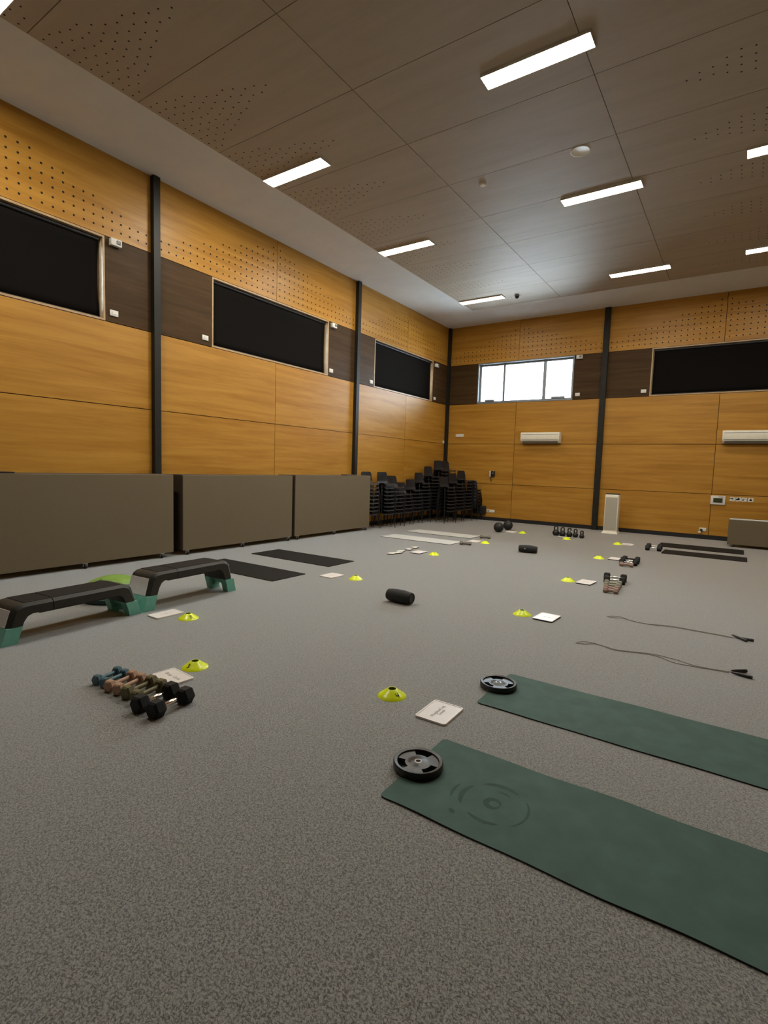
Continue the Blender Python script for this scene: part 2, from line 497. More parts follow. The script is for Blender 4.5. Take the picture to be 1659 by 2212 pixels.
# windows
def window(name, fn, a, b, parts_at=None, frame_mat=ALU, latches=()):
    w = structure(empty(name, fn((a + b) / 2, 0, Z3)))
    inv = Matrix.Translation(-w.location)
    def bxs(mb, u0, u1, z0, z1, d0, d1):
        p = [fn(u, d, z) for u in (u0, u1) for d in (d0, d1) for z in (z0, z1)]
        mb.add(p, [(0,1,3,2),(4,6,7,5),(0,4,5,1),(2,3,7,6),(0,2,6,4),(1,5,7,3)], 0, inv)
    t = 0.028
    rv = MB()
    bxs(rv, a, a + t, Z3 + .004, Z4 - .004, -.2, 0.004); bxs(rv, b - t, b, Z3 + .004, Z4 - .004, -.2, 0.004)
    bxs(rv, a + t, b - t, Z3 + .004, Z3 + .004 + t, -.2, 0.006); bxs(rv, a + t, b - t, Z4 - .004 - t, Z4 - .004, -.2, 0.004)
    rv.build('reveal', TIMBER if frame_mat is ALU else frame_mat, w)
    fr = MB(); f = 0.05
    ia, ib, za, zb = a + t, b - t, Z3 + .032, Z4 - .032
    bxs(fr, ia, ia + f, za, zb, -.17, -.11); bxs(fr, ib - f, ib, za, zb, -.17, -.11)
    bxs(fr, ia + f, ib - f, za, za + f, -.17, -.11); bxs(fr, ia + f, ib - f, zb - f, zb, -.17, -.11)
    fr.build('window_frame', frame_mat, w)
    for (u0, u1) in (parts_at or []):
        mu = MB(); bxs(mu, u0, u1, za + f, zb - f, -.165, -.105); mu.build('mullion', frame_mat, w)
    for (u0, u1) in latches:
        mu = MB(); bxs(mu, u0, u1, za + f, za + f + .045, -.115, -.08); mu.build('window_winder', frame_mat, w)
    gl = MB(); bxs(gl, ia + f, ib - f, za + f, zb - f, -.145, -.139)
    gl.build('glass_pane', GLASS, w)
    return w
window('window_1', fnL, *LW[0], parts_at=[(2.1, 2.15), (3.2, 3.25)])
window('window_2', fnL, *LW[1], parts_at=[(7.0, 7.05), (8.2, 8.25)])
window('window_3', fnL, *LW[2], parts_at=[(11.9, 11.95), (13.0, 13.05)])
window('window_4', fnB, *BW[0], parts_at=[(1.765, 1.830), (2.955, 3.050)], frame_mat=ALUW, latches=[(1.22, 1.52), (3.22, 3.6)])
window('window_5', fnB, *BW[1], parts_at=[(6.8, 6.85), (7.9, 7.95)])

# ------------------------------------------------------------------ ceiling lamps
lamp_spots = [
    (1.44, 2.17, 'ceiling light cut by the top left corner of the photo, nearest the left wall'),
    (1.44, 5.86, 'second ceiling light of the row along the left wall'),
    (1.44, 8.96, 'third ceiling light of the row along the left wall'),
    (1.44, 12.63, 'far ceiling light of the row along the left wall, above the corner'),
    (5.13, 5.63, 'largest and nearest ceiling light, in the middle row'),
    (5.13, 8.74, 'middle ceiling light of the middle row'),
    (5.13, 12.44, 'far ceiling light of the middle row, in front of the back wall'),
    (7.58, 8.67, 'right-hand ceiling light cut by the right edge, nearer one'),
    (7.58, 12.36, 'right-hand ceiling light cut by the right edge, closer to the back wall'),
]
def make_lamp(lm):
    t = thing('ceiling_light', '', 'ceiling light')
    fr = MB()
    for a, b in (((0, 0, -.03), (1.17, .008, 0)), ((0, .222, -.03), (1.17, .23, 0)), ((0, .008, -.03), (.008, .222, 0)), ((1.162, .008, -.03), (1.17, .222, 0))):
        fr.box(a, b)
    fr.build('frame', WHITEP, t)
    MB().box((.002, .002, -.004), (1.168, .228, 0.0)).build('back_plate', WHITEP, t)
    d = MB(); d.box((.009, .009, -.027), (1.161, .221, -.005)); d.build('diffuser', lm, t)
    return t
for i, (x, y, lab) in enumerate(lamp_spots):
    o = make_lamp(LAMPF if y > 12 else LAMPN if y < 3 else LAMP)
    o.location = (x, y, ZC - .006)
    tag(o, 'white ' + lab, 'ceiling light', 'linear ceiling lights')

t = thing('ceiling_speaker', 'round flush speaker grille in the ceiling between two lights', 'speaker', (5.715, 7.61, ZC - .006))
MB().lathe([(0.13, 0), (0.13, -.006), (0.118, -.010), (0.110, -.006)], 32).build('rim', CREAMP, t, smooth=40)
MB().lathe([(0.110, -.001), (0.108, -.005), (0.0, -.006)], 32, cap=False).build('grille', CEILPLY, t, smooth=40)
t = thing('smoke_detector', 'small round pale detector on the ceiling', 'smoke detector', (4.26, 7.70, ZC - .006))
MB().lathe([(0.055, 0), (0.055, -.015), (0.040, -.030), (0.0, -.032)], 24).build('detector_cap', CREAMP, t, smooth=40)
t = thing('dome_camera', 'small dark dome camera on the ceiling beside the far left light', 'camera', (2.912, 12.856, ZC - .006))
MB().lathe([(0.06, 0), (0.06, -.03), (0.055, -.035)], 24).build('mount', GREYP, t, smooth=40)
MB().lathe([(0.05, -.035), (0.045, -.06), (0.028, -.08), (0.0, -.088)], 24).build('dome', BLACKP, t, smooth=60)

# ------------------------------------------------------------------ blinds and their fittings
def blind(fn, a, b, gap_hi, label):
    o = fn((a + b) / 2, -0.06, Z4 - .07)
    t = thing('roller_blind', label, 'blind', o, 0, 'dark roller blinds')
    inv = Matrix.Translation(-Vector(o))
    t.location = o
    ua, ub = a + .045, b - .03 - gap_hi
    n = 26
    rows = []
    for q, z in enumerate([Z3 + .06 + (Z4 - .075 - Z3 - .06) * k / 10 for k in range(11)]):
        row = []
        for k in range(n + 1):
            u = ua + (ub - ua) * k / n
            e = max(0, (k - n + 3) / 3.0)
            bow = math.sin(PI * q / 10)
            row.append(fn(u - 0.03 * bow * e, -0.066 + 0.010 * e * bow, z))
        rows.append(row)
    m = MB(); m.grid(rows, 0, inv)
    f = m.build('fabric', BLIND, t, smooth=60, recalc=False)
    sd = f.modifiers.new('thickness', 'SOLIDIFY'); sd.thickness = 0.003
    ax = Vector(fn(1, 0, 0)) - Vector(fn(0, 0, 0))
    p0 = Vector(fn(ua, -.06, Z4 - .062)); p1 = Vector(fn(ub, -.06, Z4 - .062))
    MB().tube([p0, p1], 0.024, 12, 0, inv).build('roller_tube', BLACKP, t, smooth=50)
    p0 = Vector(fn(ua, -.066, Z3 + .05)); p1 = Vector(fn(ub, -.066, Z3 + .05))
    MB().tube([p0, p1], 0.011, 10, 0, inv).build('bottom_bar', BLACKP, t, smooth=50)
    return t
blind(fnL, *LW[0], 0.02, 'dark roller blind over the window nearest the camera on the left wall')
blind(fnL, *LW[1], 0.035, 'dark roller blind over the middle window of the left wall')
blind(fnL, *LW[2], 0.01, 'dark roller blind over the far left window by the corner')
blind(fnB, *BW[1], 0.0, 'dark roller blind over the back wall window above the right air conditioner')

def wall_plate(name, fn, u, z, w, h, d, mat, label, cat, group=None, extra=None):
    o = fn(u, 0, z)
    t = thing(name, label, cat, o, 0, group)
    inv = Matrix.Translation(-Vector(o))
    m = MB()
    p0 = Vector(fn(u - w / 2, 0.0, z - h / 2)); p1 = Vector(fn(u + w / 2, d, z + h / 2))
    a = [min(p0[i], p1[i]) for i in range(3)]; b = [max(p0[i], p1[i]) for i in range(3)]
    m.rbox(a, b, min(d * .3, .008), 2, 0, inv)
    m.build('plate', mat, t, smooth=35)
    if extra:
        for (nm, du, dz, ew, eh, ed, em) in extra:
            e = MB()
            p0 = Vector(fn(u + du - ew / 2, d * 0.9, z + dz - eh / 2)); p1 = Vector(fn(u + du + ew / 2, d + ed, z + dz + eh / 2))
            a = [min(p0[i], p1[i]) for i in range(3)]; b = [max(p0[i], p1[i]) for i in range(3)]
            e.rbox(a, b, min(ed, ew, eh) * .25, 1, 0, inv)
            e.build(nm, em, t, smooth=35)
    return t
gm = 'blind motor boxes'
for fn, u, z, lab in ((fnL, 4.33, 4.645, 'white motor box above the switch at the nearest left window'),
                      (fnL, 9.30, 4.63, 'white motor box at the top corner of the middle left window'),
                      (fnL, 14.12, 4.59, 'white motor box at the top corner of the far left window'),
                      (fnB, 3.97, 4.64, 'white motor box at the top right of the bright window')):
    wall_plate('motor_box', fn, u, z, 0.16, 0.10, 0.07, WHITEP, lab, 'motor box', gm,
               [('drive_cover', 0.03, 0.005, 0.06, 0.05, 0.015, GREYP)])
gs = 'blank switch plates below the dark band'
for fn, u, z, lab in ((fnL, 4.31, 3.645, 'white switch plate right of the nearest left window'),
                      (fnL, 5.905, 3.637, 'white switch plate left of the middle left window'),
                      (fnL, 9.27, 3.637, 'white switch plate right of the middle left window'),
                      (fnL, 10.82, 3.622, 'white switch plate left of the far left window'),
                      (fnL, 14.10, 3.615, 'white switch plate right of the far left window'),
                      (fnB, 3.965, 3.645, 'white switch plate right of the bright window'),
                      (fnB, 5.60, 3.645, 'white switch plate left of the back wall blind')):
    wall_plate('switch_plate', fn, u, z, 0.125, 0.085, 0.018, WHITEP, lab, 'switch', gs,
               [('rocker', 0, 0, 0.05, 0.035, 0.004, WHITEP)])
wall_plate('sensor_plate', fnL, 14.77, 2.35, 0.07, 0.09, 0.03, WHITEP, 'small white sensor on the left wall beside the corner post', 'sensor')
wall_plate('double_switch', fnB, 0.475, 2.562, 0.27, 0.085, 0.018, WHITEP, 'white double plate high on the back wall above the chair stacks', 'switch', None,
           [('rocker', -.07, 0, 0.09, 0.05, 0.004, WHITEP), ('rocker', .07, 0, 0.09, 0.05, 0.004, WHITEP)])
wall_plate('power_outlet', fnB, 1.617, 0.285, 0.25, 0.085, 0.018, CREAMP, 'long cream outlet plate low on the back wall beside the black box', 'outlet', None,
           [('socket', -.07, 0, 0.06, 0.045, 0.003, GREYP), ('socket', .05, 0, 0.06, 0.045, 0.003, CREAMP)])
wall_plate('wall_box', fnB, 1.27, 0.305, 0.40, 0.255, 0.10, BLACKP, 'black box mounted low on the back wall beside the chairs', 'box', None,
           [('grille', 0, 0, 0.34, 0.20, 0.006, FABRIC)])
t = wall_plate('power_outlet', fnB, 7.138, 0.235, 0.145, 0.085, 0.018, WHITEP, 'white outlet with a black plug on the right of the back wall', 'outlet', None,
           [('socket', .035, 0, 0.045, 0.05, 0.003, WHITEP), ('plug', -.03, -.012, 0.05, 0.05, 0.04, BLACKP), ('plug_tab', -.065, -.068, 0.06, 0.045, 0.012, CREAMP)])
# wall phone
o = fnB(1.60, 0, 1.41)
t = thing('wall_phone', 'black wall phone with a hanging cord beside a white holder', 'phone', o)
inv = Matrix.Translation(-Vector(o))
MB().rbox((1.585, YB - .07, 1.335), (1.70, YB, 1.50), .012, 2, 0, inv).build('phone_body', BLACKP, t, smooth=35)
MB().rbox((1.625, YB - .076, 1.41), (1.665, YB - .068, 1.44), .003, 1, 0, inv).build('display', GREYP, t, smooth=35)
MB().rbox((1.525, YB - .035, 1.32), (1.575, YB, 1.50), .008, 2, 0, inv).build('holder', WHITEP, t, smooth=35)
MB().tube([(1.59, YB - .04, 1.34), (1.588, YB - .045, 1.25), (1.597, YB - .04, 1.18), (1.596, YB - .035, 1.19)], .011, 8, 0, inv).build('cord', BLACKP, t, smooth=60)
# thermostat / controller
wall_plate('wall_controller', fnB, 7.40, 0.967, 0.30, 0.215, 0.035, WHITEP, 'white wall controller with a green display left of four small cards', 'controller', None,
           [('screen', 0.0, -.005, 0.19, 0.11, 0.003, LCD), ('name_strip', 0.06, .080, 0.10, 0.014, 0.001, GREYP)])
cards = [(7.685, 'first', [(-.02, .012, .075, .016), (0, .0, .03, .012)], 0.05), (7.805, 'second', [(-.01, 0, .07, .04), (.01, .01, .03, .05)], -0.14),
         (7.917, 'third', [(-.02, -.012, .035, .025), (0, .015, .05, .008)], 0.0), (8.045, 'last', [(0, -.012, .05, .025), (0, .01, .022, .04)], 0.0)]
for u, nm, marks, rot in cards:
    o = fnB(u, 0, 1.01)
    t = thing('picture_card', nm + ' small white pictogram card from the left, beside the wall controller', 'card', o, 0, 'pictogram cards on the wall')
    RM = Matrix.Rotation(rot, 4, 'Y')
    MB().rbox((-.053, -.006, -.048), (.053, 0, .048), .002, 1, 0, RM).build('card_face', WHITEP, t)
    mk = MB()
    for (dx, dz, w, h) in marks: mk.rbox((dx - w / 2, -.0072, dz - h / 2), (dx + w / 2, -.0058, dz + h / 2), .0006, 1, 0, RM)
    mk.build('printed_mark', BLACKINK, t)

# air conditioners
def aircon(x0, x1, z0, label):
    t = thing('air_conditioner', label, 'air conditioner', ((x0 + x1) / 2, YB, z0), 0, 'wall air conditioners')
    w = (x1 - x0) / 2; H = 0.295
    prof = [(0, .0), (-.13, .0), (-.19, .055), (-.205, .10), (-.205, .235), (-.19, .285), (-.17, H), (0, H)]
    m = MB()
    m.add([(-w, y, z) for y, z in prof] + [(w, y, z) for y, z in prof],
          [list(range(8)), list(range(8, 16))[::-1]] + [(i, (i + 1) % 8, 8 + (i + 1) % 8, 8 + i) for i in range(8)])
    m.build('body', CREAMP, t, smooth=25)
    MB().box((-w + .03, -.2075, .232), (w - .03, -.204, .242)).build('top_seam', GREYP, t)
    lv = MB(); lv.add([(-w + .05, -.135, .004), (w - .05, -.135, .004), (w - .05, -.191, .053), (-w + .05, -.191, .053), (-w + .05, -.139, -.003), (w - .05, -.139, -.003), (w - .05, -.197, .048), (-w + .05, -.197, .048)],
                      [(0,1,2,3),(7,6,5,4),(0,4,5,1),(1,5,6,2),(2,6,7,3),(3,7,4,0)])
    lv.build('louvre', GREYP, t)
    MB().box((-w + .03, -.2085, .082), (w - .03, -.2035, .092)).build('front_seam', GREYP, t)
aircon(2.50, 3.60, 2.325, 'cream wall air conditioner under the bright window')
aircon(7.385, 8.55, 2.32, 'cream wall air conditioner cut by the right edge of the photo')

# air purifier
t = thing('air_purifier', 'tall white tower air purifier standing before the back wall post', 'air purifier', (5.155, 14.36, 0))
m = MB(); m.rbox((-.165, -.13, .03), (.165, .13, 1.0), .03, 3); m.build('body', CREAMP, t, smooth=40)
m = MB()
m.grid([[(sx * w, sy * d, z) for sx, sy in ((-1, -1), (1, -1), (1, 1), (-1, 1))] for w, d, z in ((.19, .165, 0), (.19, .165, .012), (.168, .135, .06))], closed=True)
m.f.append([0, 1, 2, 3]); m.mi.append(0); m.sh.append((0, 0, 0)); m.f.append([8, 9, 10, 11]); m.mi.append(0); m.sh.append((0, 0, 0))
m.build('foot', CREAMP, t)
gr = MB(); gr.rbox((-.14, -.137, .10), (.14, -.128, .93), .004, 1)
for k in range(32): gr.box((-.135, -.1395, .115 + .025 * k), (.135, -.1365, .125 + .025 * k))
gr.build('grille', plain('grille_cream', (0.50, 0.47, 0.38), 0.5, var=0.06, scale=60), t)
MB().rbox((-.155, -.12, .992), (.155, .12, 1.022), .014, 2).build('top_vent', BLACKP, t, smooth=40)

# ------------------------------------------------------------------ wheeled cupboards
def castor(par, x, y):
    k = empty('castor', (x, y, 0)); k.parent = par
    m = MB(); m.box((-.016, -.028, .03), (.016, -.022, .075)); m.box((-.016, .022, .03), (.016, .028, .075)); m.box((-.025, -.028, .07), (.025, .028, .078))
    m.tube([(0, -.032, .033), (0, .032, .033)], .007, 8)
    m.build('fork', CASTOR, k, smooth=40)
    MB().lathe([(.005, -.016), (.028, -.016), (.033, -.010), (.033, .010), (.028, .016), (.005, .016)], 20, 0, TR((0.012, 0, .033), 0, PI / 2)).build('wheel', RUBBER, k, smooth=40)
    return k
def cupboard(y0, y1, x0, x1, zt, label, cast, extra_edge=False):
    t = thing('wheeled_cupboard', label, 'cupboard', (0, 0, 0), 0, 'taupe wheeled cupboards')
    cx, cy = (x0 + x1) / 2, (y0 + y1) / 2
    t.location = (cx, cy, 0)
    w, d = (x1 - x0) / 2, (y1 - y0) / 2
    MB().rbox((-w, -d, .085), (w - .022, d, zt - .022), .003, 1).build('carcass', CABE, t)
    MB().rbox((w - .021, -d + .004, .075), (w, d - .004, zt - .004), .003, 1).build('front_panel', CAB, t)
    MB().rbox((-w, -d, zt - .021), (w - .022, d, zt), .003, 1).build('top_board', CABE, t)
    for (u, v) in cast: castor(t, u - cx, v - cy)
    return t
cupboard(2.46, 4.935, .06, .53, 1.292, 'wheeled taupe cupboard nearest the camera, cut by the left edge', [(.505, 2.55), (.505, 3.59), (.505, 4.74), (.12, 2.55), (.12, 4.74)])
cupboard(5.098, 7.565, .06, .53, 1.288, 'middle wheeled taupe cupboard of three along the left wall', [(.505, 5.19), (.505, 6.33), (.505, 7.48), (.12, 5.19), (.12, 7.48)])
cupboard(7.64, 10.19, .06, .53, 1.296, 'far wheeled taupe cupboard of three, next to the chair stacks', [(.505, 7.74), (.505, 8.9), (.505, 10.05), (.12, 7.74), (.12, 10.05)])
tag(MB().rbox((-.12, -.13, 0), (.12, .13, .018), .004, 1).build('tray', GROOVE, loc=(.36, 2.66, 1.2925)), 'flat dark tray lying on the nearest cupboard', 'tray')
tag(MB().rbox((-.1, -.17, 0), (.1, .17, .02), .004, 1).build('folder', CABE, loc=(.36, 9.57, 1.2965)), 'flat brown folder lying on the far cupboard', 'folder')
# low cupboard on the right
t = thing('low_cupboard', 'low taupe cupboard with a white top edge at the right end of the back wall', 'cupboard', (8.55, 14.05, 0))
MB().rbox((-.87, -.30, .06), (.87, .34, .585), .004, 1).build('carcass', CAB, t)
MB().rbox((-.88, -.325, .06), (.88, -.302, .60), .004, 1).build('front_panel', CAB, t)
MB().rbox((-.87, -.30, .585), (.87, .35, .60), .004, 1).build('top_board', CABE, t)
MB().rbox((-.865, -.327, .602), (.88, -.285, .632), .006, 1).build('white_top_edge', WHITEP, t)
for sx in (-.78, .78):
    for sy in (-.24, .26): castor(t, sx, sy)
tag(MB().rbox((-.13, -.1, 0), (.13, .1, .028), .008, 2).build('tablet', BLACKP, loc=(7.86, 13.92, .6005)), 'flat dark case lying on the low cupboard', 'case')

# ------------------------------------------------------------------ stacked chairs
def chair_shell():
    prof = [(.192, .325, .152), (.182, .352, .164), (.12, .359, .172), (.04, .350, .175), (-.04, .346, .175), (-.10, .352, .173), (-.138, .378, .168),
            (-.155, .43, .170), (-.164, .49, .164), (-.172, .55, .158), (-.180, .605, .150), (-.186, .630, .136), (-.189, .640, .110)]
    n = 8
    rows = []
    for i, (x, z, w) in enumerate(prof):
        row = []
        for k in range(n + 1):
            s = -1 + 2 * k / n
            back = max(0, min(1, (i - 5) / 2.0))
            row.append((x + back * .022 * s * s, w * s, z + (1 - back) * (.012 * s * s)))
        rows.append(row)
    # two skins of one closed moulding
    m = MB()
    inner = []
    for i, r in enumerate(rows):
        a = rows[max(0, i - 1)][n // 2]; b = rows[min(len(rows) - 1, i + 1)][n // 2]
        tx, tz = b[0] - a[0], b[2] - a[2]; l = math.hypot(tx, tz)
        nx, nz = -tz / l, tx / l
        inner.append([(p[0] + nx * .006, p[1] * .985, p[2] + nz * .006) for p in r])
    loop = [rows[0]] 
    ring = []
    for r, q in zip(rows, inner):
        ring.append(list(r) + list(reversed(q)))
    m.grid(ring, closed=True)
    o1 = list(range(len(ring[0]))); o2 = [(len(ring) - 1) * len(ring[0]) + k for k in o1]
    for o in (o1, o2[::-1]): m.f.append(o); m.mi.append(0); m.sh.append((0, 0, 0))
    return m
def chair_leg(sx, sy):
    m = MB()
    if sx > 0: pts = [(.02, sy * .12, .336), (.095, sy * .160, .334), (.110, sy * .186, .316), (.172, sy * .216, .012), (.173, sy * .217, 0)]
    else: pts = [(-.02, sy * .12, .334), (-.090, sy * .160, .330), (-.106, sy * .186, .312), (-.172, sy * .216, .012), (-.173, sy * .217, 0)]
    m.tube(pts, .0085, 7)
    return m
chair0 = thing('stacking_chair', '', 'chair')
chair_shell().build('seat_shell', CHAIRP, chair0, smooth=50)
for sx in (1, -1):
    for sy in (1, -1):
        chair_leg(sx, sy).build('leg', CHAIRL, chair0, smooth=50)
ORD = ['topmost', 'second from top', 'third from top', 'fourth from top', 'fifth from top', 'sixth from top', 'seventh from top', 'eighth from top',
       'ninth from top', 'tenth from top', 'eleventh from top', 'twelfth from top', 'thirteenth from top']
stacks = [
    (.30, 10.47, 9, -20, 'stack half hidden by the far cupboard end'),
    (.46, 10.93, 9, -20, 'stack standing free beside the far cupboard'),
    (.44, 11.41, 8, -20, 'second free stack from the cupboards'),
    (.42, 11.89, 6, -20, 'third free stack from the cupboards, the lowest'),
    (.42, 12.37, 7, -20, 'fourth free stack from the cupboards'),
    (.40, 12.86, 9, -20, 'fifth free stack from the cupboards'),
    (.40, 13.38, 11, -20, 'sixth free stack, before the two tallest'),
    (.42, 13.92, 13, -20, 'tall stack left of the corner post'),
    (.36, 14.49, 13, -20, 'tall stack right of the corner post'),
    (1.02, 13.20, 8, -20, 'front stack standing nearest in the corner'),
    (1.03, 13.73, 9, -20, 'middle stack of the corner front row'),
    (1.04, 14.25, 10, -20, 'back stack of the corner front row'),
    (1.13, 14.735, 7, 92, 'rightmost stack with its backs to the room'),
]
first = True
for (x, y, n, deg, desc) in stacks:
    th = math.radians(deg)
    for k in range(n):
        o = chair0 if first else copy_tree(chair0)
        first = False
        j = n - 1 - k
        o.location = (x, y, .093 * k)
        o.rotation_euler = (0, 0, th + random.uniform(-.003, .003))
        tag(o, 'black plastic stacking chair, ' + ORD[j] + ' in ' + desc, 'chair', 'stacked chairs in the far left corner')

# ------------------------------------------------------------------ mats
def mat_sheet(name, x0, x1, y0, y1, th, m_top, label, group, r=.03, wave=0.0, m_edge=None):
    cx, cy = (x0 + x1) / 2, (y0 + y1) / 2
    w, d = (x1 - x0) / 2, (y1 - y0) / 2
    pts = []
    for (sx, sy, a0) in ((1, 1, 0), (-1, 1, 90), (-1, -1, 180), (1, -1, 270)):
        for q in range(5):
            a = math.radians(a0 + 22.5 * q)
            pts.append((sx * (w - r) + r * math.cos(a), sy * (d - r) + r * math.sin(a)))
    if wave:
        N = 56
        xs = [-w, -w + r * .08, -w + r * .25, -w + r * .55, -w + r] + [-w + r + (2 * w - 2 * r) * q / 48 for q in range(1, 48)] + [w - r, w - r * .55, w - r * .25, w - r * .08, w]
        m = MB()
        def edge(s, x):
            return s * d + (wave * math.sin(5.3 * x + s) * .5 + wave * .6 * math.sin(11 * x + 2 * s))
        top = []; bot = []
        for i in range(N + 1):
            x = xs[i]
            inset = 0
            dx = min(x + w, w - x)
            if dx < r: inset = r - math.sqrt(max(0, r * r - (r - dx) ** 2))
            ya, yb = edge(-1, x) + inset, edge(1, x) - inset
            lift = lambda t: (abs(t * 2 - 1) ** 10) * wave * .35 * max(0, math.sin(7 * x + t * 2))
            top.append([(x, ya + (yb - ya) * t, th + lift(t)) for t in [k / 12 for k in range(13)]])
            bot.append([(x, ya + (yb - ya) * t, 0.0005 + lift(t)) for t in [k / 12 for k in range(13)]])
        ring = [a + list(reversed(b)) for a, b in zip(top, bot)]
        m.grid(ring, closed=True)
        nn = 26
        for fi in range(len(m.f)):
            k = fi % nn
            if k >= 12: m.mi[fi] = 1
        m.f.append(list(range(nn))); m.f.append([N * nn + k for k in range(nn)][::-1]); m.mi += [1, 1]; m.sh += [(0, 0, 0)] * 2
        o = m.build(name, [m_top, m_edge], loc=(cx, cy, 0), smooth=40)
    else:
        m = MB(); m.prism(pts, 0.0005, th, 0, None, 1 if m_edge else 0)
        o = m.build(name, [m_top, m_edge or m_top], loc=(cx, cy, 0))
    return tag(o, label, 'mat', group)
GM = 'green exercise mats'
m1 = mat_sheet('exercise_mat', 6.575, 8.42, 1.905, 2.545, .007, MATGREEN, 'green exercise mat nearest the camera, with an embossed emblem', GM, .03, .006, MATEDGE)
m2 = mat_sheet('exercise_mat', 6.525, 8.36, 3.085, 3.690, .007, MATGREEN, 'green exercise mat behind the nearest one', GM, .03, .003, MATEDGE)
mat_sheet('exercise_mat', 1.43, 3.12, 9.36, 9.94, .010, MATWHITE, 'pale grey mat, the nearer of two', 'pale grey mats', .01, 0, MATEDGE)
mat_sheet('exercise_mat', 1.34, 3.00, 10.57, 11.16, .010, MATWHITE, 'pale grey mat, the farther one by the chair stacks', 'pale grey mats', .01, 0, MATEDGE)
mat_sheet('exercise_mat', 1.165, 2.85, 5.95, 6.585, .008, MATBLACK, 'black mat before the cupboards, the farther of two', 'black mats at the cupboards', .02)
mat_sheet('exercise_mat', 1.25, 2.96, 4.71, 5.34, .008, MATBLACK, 'black mat before the cupboards, partly behind the step platform', 'black mats at the cupboards', .02)
mat_sheet('exercise_mat', 6.44, 7.98, 12.53, 13.28, .010, MATBLACK, 'black mat nearest the low cupboard on the right', 'black mats on the right', .02)
mat_sheet('exercise_mat', 6.64, 8.03, 11.46, 12.08, .010, MATBLACK, 'black mat on the right with two dumbbells at its end', 'black mats on the right', .02)
# embossed emblem
em = MB()
def arc(cx, cy, r0, r1, a0, a1, n=14, z=.0076):
    top = []
    for i in range(n + 1):
        a = math.radians(a0 + (a1 - a0) * i / n)
        e = math.sin(PI * min(1, max(0, i / n))) ** .5
        rm, h = (r0 + r1) / 2, (r1 - r0) / 2 * max(.15, e)
        top.append([(cx + (rm - h) * math.cos(a), cy + (rm - h) * math.sin(a), z), (cx + (rm + h) * math.cos(a), cy + (rm + h) * math.sin(a), z)])
    em.grid(top)
ecx, ecy = 7.024 - 7.4975, 2.167 - 2.225
arc(ecx, ecy, .018, .045, 0, 360, 28)
for a0, a1, r0, r1 in ((-40, 40, .150, .163), (60, 130, .135, .160), (60, 100, .095, .107), (150, 215, .135, .160), (240, 300, .13, .150), (165, 200, .185, .200), (225, 236, .19, .215)):
    arc(ecx, ecy, r0, r1, a0, a1)
em.build('embossed_emblem', MATGREEN2, m1, recalc=False)

# ------------------------------------------------------------------ weight plates
def weight_plate(loc, rot, label):
    t = thing('weight_plate', label, 'weight plate', loc, math.radians(rot), 'rubber weight plates')
    rs = [.0135, .034, .040, .060, .066, .103, .106, .121, .1255]
    zt = [.031, .031, .027, .026, .026, .026, .033, .036, .030]
    NT = 72
    def solid(i, k):
        if i != 4: return True
        a = (k * 5) % 120
        return not (33 <= a < 87)
    m = MB(); vs = []
    for i, r in enumerate(rs):
        for k in range(NT):
            a = 2 * PI * k / NT
            vs.append((r * math.cos(a), r * math.sin(a), zt[i])); vs.append((r * math.cos(a), r * math.sin(a), .004 if i in (0, len(rs) - 1) else .0))
    T = lambda i, k: (i * NT + k % NT) * 2
    Bt = lambda i, k: (i * NT + k % NT) * 2 + 1
    fs = []
    for i in range(len(rs) - 1):
        for k in range(NT):
            if solid(i, k):
                fs.append((T(i, k), T(i + 1, k), T(i + 1, k + 1), T(i, k + 1)))
                fs.append((Bt(i, k), Bt(i, k + 1), Bt(i + 1, k + 1), Bt(i + 1, k)))
                if i == 4:
                    if not solid(i, (k - 1) % NT): fs.append((T(i, k), Bt(i, k), Bt(i + 1, k), T(i + 1, k)))
                    if not solid(i, (k + 1) % NT): fs.append((T(i, k + 1), T(i + 1, k + 1), Bt(i + 1, k + 1), Bt(i, k + 1)))
            else:
                fs.append((T(i, k), T(i, k + 1), Bt(i, k + 1), Bt(i, k)))
                fs.append((T(i + 1, k), Bt(i + 1, k), Bt(i + 1, k + 1), T(i + 1, k + 1)))
    for k in range(NT):
        e = len(rs) - 1
        fs.append((T(0, k), Bt(0, k), Bt(0, k + 1), T(0, k + 1)))
        fs.append((T(e, k), T(e, k + 1), Bt(e, k + 1), Bt(e, k)))
    m.add(vs, fs)
    m.build('disc', PLATE, t, smooth=35)
    MB().lathe([(.0125, .001), (.0185, .001), (.0185, .0315), (.0125, .0315), (.0125, .001)], 24, 0, None, False).build('hub_ring', CASTOR, t, smooth=40)
    return t
weight_plate((6.602, 2.215, .0078), 40, 'black rubber weight plate on the end of the nearest green mat')
weight_plate((6.545, 3.412, .0078), 55, 'black rubber weight plate shining grey on the farther green mat')

